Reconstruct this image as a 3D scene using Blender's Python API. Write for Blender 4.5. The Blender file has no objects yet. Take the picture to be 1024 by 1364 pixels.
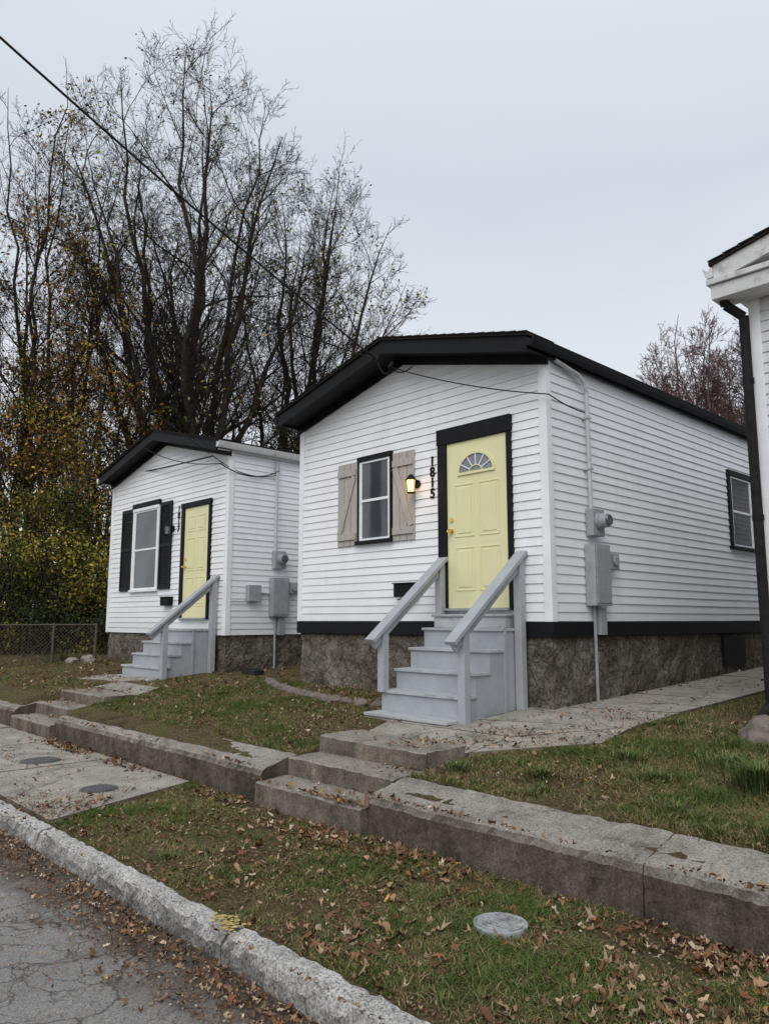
import bpy, math, random
import numpy as np
from mathutils import Vector, noise, Matrix
random.seed(7); RNG=np.random.default_rng(7)
S=bpy.context.scene
COL=S.collection
# ------------------------------------------------------------------ helpers
def link(o,parent=None):
    COL.objects.link(o)
    if parent is not None: o.parent=parent
    return o
def empty(name,parent=None):
    return link(bpy.data.objects.new(name,None),parent)
def mesh_obj(name,verts,faces,mats,parent=None,idx=None,smooth=False):
    me=bpy.data.meshes.new(name); me.from_pydata([tuple(v) for v in verts],[],[tuple(f) for f in faces])
    if not isinstance(mats,(list,tuple)): mats=[mats]
    for m in mats: me.materials.append(m)
    if idx is not None: me.polygons.foreach_set('material_index',idx)
    if smooth: me.polygons.foreach_set('use_smooth',[True]*len(me.polygons))
    me.update()
    return link(bpy.data.objects.new(name,me),parent)
def np_mesh(name,V,F,mat,parent=None,col=None,smooth=False):
    V=np.asarray(V,dtype=np.float32); F=np.asarray(F,dtype=np.int32)
    me=bpy.data.meshes.new(name); k=F.shape[1]
    me.vertices.add(len(V)); me.vertices.foreach_set('co',V.ravel())
    me.loops.add(F.size); me.loops.foreach_set('vertex_index',F.ravel())
    me.polygons.add(len(F)); me.polygons.foreach_set('loop_start',np.arange(0,F.size,k,dtype=np.int32))
    me.polygons.foreach_set('loop_total',np.full(len(F),k,dtype=np.int32))
    if smooth: me.polygons.foreach_set('use_smooth',np.ones(len(F),dtype=bool))
    if col is not None:
        a=me.color_attributes.new('Col','FLOAT_COLOR','POINT')
        c=np.ones((len(V),4),dtype=np.float32); c[:,:3]=col
        a.data.foreach_set('color',c.ravel())
    me.materials.append(mat); me.update(calc_edges=True); me.validate()
    return link(bpy.data.objects.new(name,me),parent)
# ------------------------------------------------------------------ materials
def newmat(name):
    m=bpy.data.materials.new(name); m.use_nodes=True
    nt=m.node_tree; b=nt.nodes['Principled BSDF']; return m,nt,b
def pos(nt): return nt.nodes.new('ShaderNodeNewGeometry').outputs['Position']
def noise_n(nt,vec,scale,detail=6,rough=.6,dist=0,stretch=None):
    if stretch:
        mp=nt.nodes.new('ShaderNodeMapping'); mp.inputs['Scale'].default_value=stretch
        nt.links.new(vec,mp.inputs['Vector']); vec=mp.outputs[0]
    n=nt.nodes.new('ShaderNodeTexNoise'); n.inputs['Scale'].default_value=scale
    n.inputs['Detail'].default_value=min(detail,5); n.inputs['Roughness'].default_value=rough; n.inputs['Distortion'].default_value=dist
    nt.links.new(vec,n.inputs['Vector']); return n.outputs['Fac']
def ramp(nt,fac,stops):
    r=nt.nodes.new('ShaderNodeValToRGB'); e=r.color_ramp.elements
    while len(e)<len(stops): e.new(.5)
    for i,(p,c) in enumerate(stops):
        e[i].position=p
        if not isinstance(c,(tuple,list)): c=(c,c,c)
        e[i].color=(*c,1)
    nt.links.new(fac,r.inputs[0]); return r.outputs[0]
def mix(nt,fac,a,b,mode='MIX'):
    m=nt.nodes.new('ShaderNodeMix'); m.data_type='RGBA'; m.blend_type=mode
    for s,v in ((m.inputs[0],fac),(m.inputs[6],a),(m.inputs[7],b)):
        if hasattr(v,'links'): nt.links.new(v,s)
        elif isinstance(v,(tuple,list)): s.default_value=(*v,1)
        else: s.default_value=v
    return m.outputs[2]
def math_n(nt,op,a,b=0):
    m=nt.nodes.new('ShaderNodeMath'); m.operation=op
    for s,v in ((m.inputs[0],a),(m.inputs[1],b)):
        if hasattr(v,'links'): nt.links.new(v,s)
        else: s.default_value=v
    return m.outputs[0]
def warp(nt,p,scale,amt,detail=4):
    nz=nt.nodes.new('ShaderNodeTexNoise'); nz.inputs['Scale'].default_value=scale; nz.inputs['Detail'].default_value=detail; nt.links.new(p,nz.inputs['Vector'])
    sc=nt.nodes.new('ShaderNodeVectorMath'); sc.operation='SCALE'; sc.inputs['Scale'].default_value=amt; nt.links.new(nz.outputs['Color'],sc.inputs[0])
    w=nt.nodes.new('ShaderNodeVectorMath'); w.operation='ADD'; nt.links.new(p,w.inputs[0]); nt.links.new(sc.outputs[0],w.inputs[1]); return w.outputs[0]
def bump(nt,b,h,strength=.3,dist=.01,prev=None):
    n=nt.nodes.new('ShaderNodeBump'); n.inputs['Strength'].default_value=strength; n.inputs['Distance'].default_value=dist
    nt.links.new(h,n.inputs['Height'])
    if prev is not None: nt.links.new(prev,n.inputs['Normal'])
    nt.links.new(n.outputs[0],b.inputs['Normal']); return n.outputs[0]
def paint(name,c,rough=.5,var=.15,scale=6,dirt=None,bs=.1,bd=.003,metal=0,stretch=None,spec=.5):
    m,nt,b=newmat(name); p=pos(nt)
    f=noise_n(nt,p,scale,5,.65,stretch=stretch)
    lo=tuple(x*(1-var) for x in c); hi=tuple(min(1,x*(1+var*.6)) for x in c)
    col=ramp(nt,f,[(.3,lo),(.7,hi)])
    if dirt:
        f2=noise_n(nt,p,dirt[1],5,.7,.3,stretch=dirt[3] if len(dirt)>3 else None)
        k=ramp(nt,f2,[(dirt[2],0.0),(min(1,dirt[2]+.2),1.0)])
        col=mix(nt,math_n(nt,'MULTIPLY',k,.8),col,dirt[0])
    nt.links.new(col,b.inputs['Base Color']); b.inputs['Roughness'].default_value=rough; b.inputs['Metallic'].default_value=metal
    b.inputs['Specular IOR Level'].default_value=spec
    bump(nt,b,noise_n(nt,p,scale*12,3,.6),bs,bd)
    return m
M={}
def sidingmat(name,c,dirtc,low,amt):
    m,nt,b=newmat(name); p=pos(nt)
    col=ramp(nt,noise_n(nt,p,1.3,5,.6),[(.3,tuple(x*.95 for x in c)),(.7,c)])
    st=ramp(nt,noise_n(nt,p,2.6,5,.75,.2,stretch=(1,1,.22)),[(.52,0.0),(.74,amt)])
    col=mix(nt,st,col,dirtc)
    s=nt.nodes.new('ShaderNodeSeparateXYZ'); nt.links.new(p,s.inputs[0])
    z=math_n(nt,'ADD',s.outputs['Z'],math_n(nt,'MULTIPLY',noise_n(nt,p,4,4,.7),.5))
    k=ramp(nt,math_n(nt,'MULTIPLY',math_n(nt,'ADD',z,-low),1.6),[(0.0,.32),(.6,0.0)])
    col=mix(nt,k,col,dirtc)
    nt.links.new(col,b.inputs['Base Color']); b.inputs['Roughness'].default_value=.55
    bump(nt,b,noise_n(nt,p,3.2,3,.5,stretch=(1,1,2)),.12,.02)
    return m
M['siding']=sidingmat('vinyl_siding',(.84,.855,.88),(.52,.51,.48),.1,.26)
M['siding_old']=sidingmat('old_siding',(.66,.66,.67),(.38,.37,.34),.0,.55)
M['trimwhite']=paint('white_trim',(.83,.845,.87),.5,.08,4)
M['black']=paint('black_paint',(.0065,.0065,.008),.6,.3,8,((.02,.019,.019),9,.62),spec=.22)
M['roof']=paint('shingles_dark',(.026,.022,.02),.95,.4,40,None,.6,.01,spec=.2)
M['door']=paint('door_yellow_paint',(.76,.73,.43),.42,.05,3)
M['steppaint']=paint('grey_porch_paint',(.37,.39,.42),.6,.12,5,((.23,.23,.235),7,.60))
M['tread']=paint('grey_tread_paint',(.42,.44,.46),.6,.16,5,((.15,.14,.13),11,.53,(.35,1,1)),.3,.003,stretch=(.6,4,1))
M['shutterwood']=paint('shutter_wood',(.43,.395,.36),.75,.2,12,((.22,.2,.18),8,.6,(2,2,.3)),.3,.004,stretch=(3,3,.3))
M['blackshut']=paint('black_shutter',(.008,.008,.010),.55,.2,8,spec=.25)
M['brass']=paint('brass',(.75,.5,.16),.25,.1,8,metal=1)
M['metergrey']=paint('meter_grey',(.31,.33,.35),.5,.18,9,((.18,.17,.16),10,.60))
M['conduit']=paint('conduit_grey',(.5,.52,.54),.5,.12,9,((.3,.29,.28),7,.55))
M['cable']=paint('cable_black',(.012,.012,.012),.7,.2,8,spec=.2)
M['rust']=paint('rusty_pipe',(.018,.016,.016),.8,.5,14,((.06,.03,.018),9,.64),spec=.2)
M['oldwhite']=paint('old_white_paint',(.62,.62,.62),.6,.14,5,((.30,.28,.26),8,.53))
M['bark']=paint('bark',(.050,.042,.036),.95,.45,9,None,.6,.02,stretch=(1,1,.3),spec=.1)
M['barkred']=paint('bark_reddish',(.15,.095,.09),.95,.3,5,spec=.1)
M['wire']=paint('fence_wire',(.09,.07,.055),.7,.3,10)
M['polewood']=paint('pole_wood',(.12,.09,.065),.9,.3,6,stretch=(4,4,.3))
M['iron']=paint('cast_iron',(.10,.10,.105),.7,.35,20,((.06,.05,.04),9,.5),.6,.004)
M['stone']=paint('edging_stone',(.17,.14,.12),.9,.4,8,((.26,.24,.21),9,.60),.5,.01)
M['plasticblk']=paint('black_plastic',(.02,.02,.022),.4,.2,8)
def glass():
    m,nt,b=newmat('window_glass'); p=pos(nt)
    c=ramp(nt,noise_n(nt,p,1.5,3,.5),[(.35,(.03,.036,.045)),(.65,(.075,.085,.10))]); nt.links.new(c,b.inputs['Base Color']); b.inputs['Roughness'].default_value=.04
    b.inputs['IOR'].default_value=1.7
    bump(nt,b,noise_n(nt,p,1.6,2,.5),.06,.02); return m
M['glass']=glass()
M['blind']=paint('window_blind',(.22,.24,.26),.35,.1,4)
def stucco():
    m,nt,b=newmat('foundation_stucco'); p=pos(nt)
    f=noise_n(nt,p,2.2,5,.75,.6); c=ramp(nt,f,[(.3,(.085,.07,.055)),(.44,(.15,.128,.10)),(.56,(.215,.19,.155)),(.68,(.34,.315,.27))])
    f2=noise_n(nt,p,26,5,.75); c=mix(nt,.8,c,ramp(nt,f2,[(.3,.42),(.7,1.4)]),'MULTIPLY')
    v=nt.nodes.new('ShaderNodeTexVoronoi'); v.feature='DISTANCE_TO_EDGE'; v.inputs['Scale'].default_value=4.5
    nt.links.new(warp(nt,p,4,.6),v.inputs['Vector'])
    ck=ramp(nt,v.outputs['Distance'],[(0,0.0),(.07,1.0)])
    c=mix(nt,.25,c,ck,'MULTIPLY')
    nt.links.new(c,b.inputs['Base Color']); b.inputs['Roughness'].default_value=.95; b.inputs['Specular IOR Level'].default_value=.2
    n1=bump(nt,b,ck,.7,.03); bump(nt,b,noise_n(nt,p,11,5,.78),1.0,.06,n1)
    return m
M['stucco']=stucco()
def concrete(name,top,side,crack=False,spk=(.34,.35)):
    m,nt,b=newmat(name); p=pos(nt)
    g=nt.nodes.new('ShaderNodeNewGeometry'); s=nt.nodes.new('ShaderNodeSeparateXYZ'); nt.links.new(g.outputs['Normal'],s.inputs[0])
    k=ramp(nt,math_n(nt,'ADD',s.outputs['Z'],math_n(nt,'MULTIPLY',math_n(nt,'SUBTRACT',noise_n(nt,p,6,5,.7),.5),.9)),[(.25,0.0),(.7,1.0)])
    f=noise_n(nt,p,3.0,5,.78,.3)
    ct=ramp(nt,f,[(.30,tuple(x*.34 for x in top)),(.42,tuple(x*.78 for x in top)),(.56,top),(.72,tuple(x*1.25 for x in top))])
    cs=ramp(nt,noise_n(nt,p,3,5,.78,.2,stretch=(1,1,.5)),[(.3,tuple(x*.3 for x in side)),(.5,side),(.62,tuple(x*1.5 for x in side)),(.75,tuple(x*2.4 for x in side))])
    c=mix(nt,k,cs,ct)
    fine=noise_n(nt,p,75,5,.8); c=mix(nt,.9,c,ramp(nt,fine,[(spk[0],spk[1]),(.5,1.0),(.68,1.5)]),'MULTIPLY')
    c=mix(nt,ramp(nt,noise_n(nt,p,5,5,.85),[(.57,0.0),(.69,.55)]),c,(.06,.052,.034))
    h=fine
    if crack:
        v=nt.nodes.new('ShaderNodeTexVoronoi'); v.feature='DISTANCE_TO_EDGE'; v.inputs['Scale'].default_value=.7
        nt.links.new(warp(nt,p,2.5,.5),v.inputs['Vector'])
        ck=ramp(nt,v.outputs['Distance'],[(.0,0.2),(.008,1.0)]); c=mix(nt,1.0,c,ck,'MULTIPLY')
        h=math_n(nt,'ADD',fine,math_n(nt,'MULTIPLY',ck,1.2))
    nt.links.new(c,b.inputs['Base Color']); b.inputs['Roughness'].default_value=.95; b.inputs['Specular IOR Level'].default_value=.2
    bump(nt,b,h,.7,.01); return m
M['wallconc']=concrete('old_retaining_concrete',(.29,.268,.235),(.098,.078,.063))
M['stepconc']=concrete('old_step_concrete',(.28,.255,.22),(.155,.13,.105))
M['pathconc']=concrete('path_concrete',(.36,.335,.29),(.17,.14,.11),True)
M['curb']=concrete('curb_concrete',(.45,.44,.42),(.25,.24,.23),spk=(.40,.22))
def asphalt():
    m,nt,b=newmat('asphalt_cracked'); p=pos(nt)
    f=noise_n(nt,p,.9,5,.6); c=ramp(nt,f,[(.3,(.175,.168,.16)),(.7,(.25,.24,.23))])
    fine=noise_n(nt,p,120,5,.85); c=mix(nt,.9,c,ramp(nt,fine,[(.32,.3),(.5,1.0),(.68,1.9)]),'MULTIPLY')
    wv=warp(nt,p,3,.5,5)
    def vor(s,wd,lo):
        v=nt.nodes.new('ShaderNodeTexVoronoi'); v.feature='DISTANCE_TO_EDGE'; v.inputs['Scale'].default_value=s
        nt.links.new(wv,v.inputs['Vector']); return ramp(nt,v.outputs['Distance'],[(0,lo),(wd,1.0)])
    a=vor(1.5,.014,.2); d=vor(5.0,.035,.3)
    msk=ramp(nt,noise_n(nt,p,1.4,4,.65),[(.48,1.0),(.60,0.0)])
    d=mix(nt,msk,(1,1,1),d); ck=mix(nt,1.0,a,d,'MULTIPLY')
    c=mix(nt,ck,(.05,.043,.036),c)
    c=mix(nt,ramp(nt,noise_n(nt,p,2.3,5,.85),[(.54,0.0),(.66,.5)]),c,(.095,.078,.06))
    s=nt.nodes.new('ShaderNodeSeparateXYZ'); nt.links.new(p,s.inputs[0])
    gy=math_n(nt,'ADD',s.outputs['Y'],math_n(nt,'MULTIPLY',noise_n(nt,p,2.5,5,.75),.9))
    c=mix(nt,ramp(nt,math_n(nt,'SUBTRACT',gy,1.6),[(.45,0.0),(.78,.85)]),c,(.06,.042,.028))
    nt.links.new(c,b.inputs['Base Color']); b.inputs['Roughness'].default_value=.9; b.inputs['Specular IOR Level'].default_value=.3
    n1=bump(nt,b,ck,.6,.012); bump(nt,b,fine,.5,.006,n1); return m
M['asphalt']=asphalt()
def soil():
    m,nt,b=newmat('ground_grass_soil'); p=pos(nt)
    f=noise_n(nt,p,1.6,5,.75,.4); c=ramp(nt,f,[(.3,(.06,.043,.028)),(.44,(.115,.085,.05)),(.54,(.12,.105,.05)),(.7,(.085,.10,.036))])
    f2=noise_n(nt,p,38,5,.85); c=mix(nt,1.0,c,ramp(nt,f2,[(.32,.3),(.5,1.0),(.68,2.1)]),'MULTIPLY')
    nt.links.new(c,b.inputs['Base Color']); b.inputs['Roughness'].default_value=1
    b.inputs['Specular IOR Level'].default_value=.05
    bump(nt,b,f2,.9,.035); return m
M['soil']=soil()
def vcol(name,rough=.85):
    m,nt,b=newmat(name); a=nt.nodes.new('ShaderNodeVertexColor'); a.layer_name='Col'
    c=mix(nt,.5,a.outputs[0],ramp(nt,noise_n(nt,pos(nt),90,2,.6),[(.3,.7),(.7,1.25)]),'MULTIPLY')
    nt.links.new(c,b.inputs['Base Color']); b.inputs['Roughness'].default_value=rough; b.inputs['Specular IOR Level'].default_value=.12
    return m
M['leaf']=vcol('leaf_coloured'); M['grassb']=vcol('grass_blades',1.0)
def emis(name,c,s):
    m,nt,b=newmat(name); b.inputs['Base Color'].default_value=(*c,1); b.inputs['Emission Color'].default_value=(*c,1); b.inputs['Emission Strength'].default_value=s; return m
M['bulb']=emis('lit_bulb',(1,.62,.25),2.2)
# ------------------------------------------------------------------ primitives
class MB:
    def __init__(s): s.v=[];s.f=[];s.m=[]
    def quad(s,a,b,c,d,m=0):
        n=len(s.v); s.v+=[a,b,c,d]; s.f.append((n,n+1,n+2,n+3)); s.m.append(m)
    def poly(s,pts,m=0):
        n=len(s.v); s.v+=list(pts); s.f.append(tuple(range(n,n+len(pts)))); s.m.append(m)
    def box(s,x0,x1,y0,y1,z0,z1,m=0):
        n=len(s.v)
        s.v+=[(x0,y0,z0),(x1,y0,z0),(x1,y1,z0),(x0,y1,z0),(x0,y0,z1),(x1,y0,z1),(x1,y1,z1),(x0,y1,z1)]
        for f in ((0,3,2,1),(4,5,6,7),(0,1,5,4),(1,2,6,5),(2,3,7,6),(3,0,4,7)):
            s.f.append(tuple(n+i for i in f)); s.m.append(m)
    def beam(s,p0,p1,w,h,m=0,up=(0,0,1)):
        p0=Vector(p0);p1=Vector(p1);t=(p1-p0).normalized();u=t.cross(Vector(up))
        if u.length<1e-4:u=Vector((1,0,0))
        u.normalize();v=u.cross(t).normalized();n=len(s.v)
        for p in (p0,p1):
            for a,b in ((-1,-1),(1,-1),(1,1),(-1,1)): s.v.append(tuple(p+u*a*w/2+v*b*h/2))
        for f in ((0,1,2,3),(7,6,5,4),(0,4,5,1),(1,5,6,2),(2,6,7,3),(3,7,4,0)):
            s.f.append(tuple(n+i for i in f)); s.m.append(m)
    def cyl(s,p0,p1,r0,r1=None,seg=12,m=0):
        r1=r0 if r1 is None else r1
        p0=Vector(p0);p1=Vector(p1);t=(p1-p0).normalized();u=t.orthogonal().normalized();v=t.cross(u);n=len(s.v)
        for p,r in((p0,r0),(p1,r1)):
            for i in range(seg):
                a=2*math.pi*i/seg; s.v.append(tuple(p+(u*math.cos(a)+v*math.sin(a))*r))
        for i in range(seg):
            j=(i+1)%seg; s.f.append((n+i,n+j,n+seg+j,n+seg+i)); s.m.append(m)
        s.f.append(tuple(n+i for i in range(seg))[::-1]); s.m.append(m)
        s.f.append(tuple(n+seg+i for i in range(seg))); s.m.append(m)
    def obj(s,name,mats,parent=None,bevel=0,smooth=False):
        o=mesh_obj(name,s.v,s.f,mats,parent,s.m,smooth)
        if bevel:
            b=o.modifiers.new('bevel','BEVEL'); b.width=bevel; b.segments=2; b.limit_method='ANGLE'; b.angle_limit=math.radians(40)
        return o
def nz3(x,y,z,s): return noise.noise(Vector((x*s,y*s,z*s)))
def extrude_profile(name,prof,xs,mat,amp=.012,parent=None,step=.05,seed=0.0,smooth=False,hf=1.0):
    P=[]
    n=len(prof)
    for i in range(n):
        a=prof[i];b=prof[(i+1)%n];L=math.hypot(b[0]-a[0],b[1]-a[1]);k=max(1,int(L/step)) if amp>0 else 1
        for j in range(k): t=j/k; P.append((a[0]+(b[0]-a[0])*t,a[1]+(b[1]-a[1])*t))
    V=[];F=[];k=len(P)
    for x in xs:
        for (y,z) in P:
            if amp>0:
                d1=.6*nz3(x+seed,y,z,1.7)+.5*nz3(x+seed,y,z,7)+.45*hf*nz3(x+seed,y,z,21)
                d2=.5*nz3(x+seed+40,y,z,1.7)+.5*nz3(x+seed+40,y,z,7)+.45*hf*nz3(x+40,y,z,21)
                V.append((x+d1*amp*.5,y+d1*amp,z+d2*amp))
            else: V.append((x,y,z))
    for i in range(len(xs)-1):
        for j in range(k): a=i*k+j;b=i*k+(j+1)%k; F.append((a,b,b+k,a+k))
    F.append(tuple(range(k))[::-1]); F.append(tuple((len(xs)-1)*k+i for i in range(k)))
    return mesh_obj(name,V,F,mat,parent,smooth=smooth)
def arange(a,b,s):
    n=max(1,int(round((b-a)/s))); return [a+(b-a)*i/n for i in range(n+1)]
# ------------------------------------------------------------------ ground
ST=-1.62
gaps=[(-5.44,-4.08),(-11.4,-9.93)]
def hbase(x,y):
    if y<2.2: return -1.66 if y>-6.6 else -1.52
    if y<3.9: return -1.505
    if y<4.55:
        for a,b in gaps:
            if a<=x<=b: return -1.45
    yy=min(max(y,3.9),30)
    z=np.interp(yy,[3.9,4.15,5.6,6.84,14,30],[-1.21,-1.165,-1.045,-.945,-.70,-.6])
    z+=min(max((-5.5-x)*.014,0),.14)
    return float(z)
def h(x,y):
    z=hbase(x,y)
    if y>2.25 and y<40: z+=.012*nz3(x,y,0,1.7)+.006*nz3(x,y,0,6)
    return z
xs=sorted(set([-600,-300,-150,-80,-50,-35]+list(np.round(np.arange(-26,3.01,.1),3))+[4,6,10,20,40,100,250,600]))
ys=sorted(set([-600,-250,-100,-40,-15,-6.6,-6.59,0,2.19,2.2,2.21]+list(np.round(np.arange(2.3,3.89,.09),3))+[3.9,3.91]+list(np.round(np.arange(4.0,9,.1),3))+list(np.arange(9,20,.5))+[22,26,30,40,70,150,300,600]))
V=[(x,y,h(x,y)) for y in ys for x in xs]; nx=len(xs)
F=[(j*nx+i,j*nx+i+1,(j+1)*nx+i+1,(j+1)*nx+i) for j in range(len(ys)-1) for i in range(nx-1)]
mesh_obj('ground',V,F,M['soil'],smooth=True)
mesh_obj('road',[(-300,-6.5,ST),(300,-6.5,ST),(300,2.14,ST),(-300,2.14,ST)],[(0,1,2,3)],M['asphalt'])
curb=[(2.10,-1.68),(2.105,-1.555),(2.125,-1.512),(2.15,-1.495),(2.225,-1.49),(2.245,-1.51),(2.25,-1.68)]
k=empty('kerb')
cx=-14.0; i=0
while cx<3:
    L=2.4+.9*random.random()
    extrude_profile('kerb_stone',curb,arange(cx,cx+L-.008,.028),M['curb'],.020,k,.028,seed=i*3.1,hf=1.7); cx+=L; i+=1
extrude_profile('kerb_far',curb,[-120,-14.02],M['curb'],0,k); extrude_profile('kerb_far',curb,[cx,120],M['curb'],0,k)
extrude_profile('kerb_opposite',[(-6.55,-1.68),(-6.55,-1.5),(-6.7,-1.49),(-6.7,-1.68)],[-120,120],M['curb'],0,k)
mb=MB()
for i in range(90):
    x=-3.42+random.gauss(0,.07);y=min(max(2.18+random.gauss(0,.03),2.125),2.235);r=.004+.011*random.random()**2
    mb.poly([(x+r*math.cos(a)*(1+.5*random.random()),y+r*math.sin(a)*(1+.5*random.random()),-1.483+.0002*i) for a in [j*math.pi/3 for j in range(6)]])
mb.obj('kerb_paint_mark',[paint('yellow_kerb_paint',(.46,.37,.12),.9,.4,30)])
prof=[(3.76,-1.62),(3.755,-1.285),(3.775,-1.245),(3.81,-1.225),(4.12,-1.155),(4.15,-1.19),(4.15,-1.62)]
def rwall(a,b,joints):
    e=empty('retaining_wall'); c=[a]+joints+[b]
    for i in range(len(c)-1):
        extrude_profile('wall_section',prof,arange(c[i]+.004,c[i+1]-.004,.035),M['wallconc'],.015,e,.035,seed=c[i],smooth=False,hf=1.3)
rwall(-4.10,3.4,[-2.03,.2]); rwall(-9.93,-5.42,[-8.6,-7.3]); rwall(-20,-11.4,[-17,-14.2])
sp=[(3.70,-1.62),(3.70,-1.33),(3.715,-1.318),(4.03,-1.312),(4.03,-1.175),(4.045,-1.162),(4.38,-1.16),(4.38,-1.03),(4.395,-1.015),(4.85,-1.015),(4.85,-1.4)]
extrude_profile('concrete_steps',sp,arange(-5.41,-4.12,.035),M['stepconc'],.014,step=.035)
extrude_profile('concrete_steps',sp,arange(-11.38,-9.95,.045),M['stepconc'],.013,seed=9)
def slabs(name,quads,lift=.022,zf=None):
    mb=MB()
    for q in quads:
        top=[(x,y,(zf if zf is not None else hbase(x,y))+lift+random.uniform(-.006,.006)) for x,y in q]
        mb.poly(top)
        for i in range(4):
            a=top[i];b=top[(i+1)%4]; mb.quad((a[0],a[1],a[2]-.12),(b[0],b[1],b[2]-.12),b,a)
    return mb.obj(name,[M['pathconc']])
q=[[(-5.45,4.86),(-4.15,4.86),(-4.2,5.55),(-5.7,5.5)],[(-4.14,4.95),(-3.42,5.75),(-3.5,6.4),(-4.19,5.56)],[(-5.7,5.51),(-4.2,5.57),(-3.52,6.42),(-5.0,6.0)]]
q.append([(-4.92,6.03),(-3.53,6.43),(-3.5,7.3),(-4.92,7.0)])
yy=7.32
while yy<19:
    q.append([(-4.58,yy-.28 if yy<7.5 else yy),(-3.5,yy),(-3.5,yy+1.18),(-4.58,yy+1.18)]); yy+=1.2
slabs('garden_path',q)
slabs('garden_path',[[(-11.4,4.86),(-9.97,4.86),(-10.3,5.35),(-11.6,5.35)],[(-12.7,5.1),(-11.5,5.37),(-11.2,5.9),(-12.7,5.6)]])
q=[[(-8.1,2.27),(-5.98,2.27),(-6.5,3.72),(-8.1,3.72)]]
x=-8.12
while x>-60:
    q.append([(x-1.6,2.27),(x-.02,2.27),(x-.02,3.72),(x-1.6,3.72)]); x-=1.62
slabs('sidewalk',q,.02,-1.5)
def disc(name,x,y,z,r,mat):
    mb=MB(); mb.cyl((x,y,z-.05),(x,y,z),r,seg=32); mb.cyl((x,y,z),(x,y,z+.006),r*.86,seg=32)
    for i in range(-3,4): mb.box(x-r*.55,x+r*.55,y+i*r*.2-.006,y+i*r*.2+.006,z+.006,z+.010)
    return mb.obj(name,[mat])
M['metercover']=paint('meter_cover',(.36,.38,.39),.5,.25,30,((.08,.07,.055),14,.46),.5,.004)
disc('water_meter_cover',-2.48,3.16,-1.483,.135,M['metercover'])
disc('manhole_cover',-8.49,3.09,-1.474,.2,M['iron']); disc('manhole_cover',-6.75,2.97,-1.474,.16,M['iron'])
# ------------------------------------------------------------------ house builder
def siding(mb,p0,p1,nrm,z0,z1,gable=None,pitch=.1016):
    p0=Vector((*p0,0));p1=Vector((*p1,0));d=(p1-p0);L=d.length;d.normalize();n=Vector((*nrm,0))
    z=z0;i=0;top=gable[0] if gable else z1
    while z<top-.01:
        zt=min(z+pitch,top)
        def ext(zz):
            if gable and zz>z1:
                hw=(gable[0]-zz)/gable[1]; return max(L/2-hw,0),min(L/2+hw,L)
            return 0,L
        a0,b0=ext(z);a1,b1=ext(zt)
        cuts=[]; c=((i//2)*1.37)%3.6
        while c<b0: 
            if c>a0+.1 and c<b0-.1: cuts.append(c)
            c+=3.66
        ss=[a0]+cuts+[b0]
        for j in range(len(ss)-1):
            s0,s1=ss[j],ss[j+1]; off=.0022*(j%2)+random.uniform(0,.0015)
            t0=max(s0,a1); t1=b1 if j==len(ss)-2 else max(min(s1,b1),a1)
            if j==0: t0=a1
            K=max(1,int((s1-s0)/.6)); zj=[z+random.uniform(-.0022,.0022) for _ in range(K+1)]
            for q in range(K):
                f0=q/K;f1=(q+1)/K
                A=p0+d*(s0+(s1-s0)*f0)+n*(.015+off);B=p0+d*(s0+(s1-s0)*f1)+n*(.015+off);C=p0+d*(t0+(t1-t0)*f1)+n*.003;D=p0+d*(t0+(t1-t0)*f0)+n*.003
                mb.quad((A.x,A.y,zj[q]),(B.x,B.y,zj[q+1]),(C.x,C.y,zt+.003),(D.x,D.y,zt+.003))
                E=A-n*.014;G=B-n*.014
                mb.quad((E.x,E.y,zj[q]),(G.x,G.y,zj[q+1]),(B.x,B.y,zj[q+1]),(A.x,A.y,zj[q]))
        z+=pitch;i+=1
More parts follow.
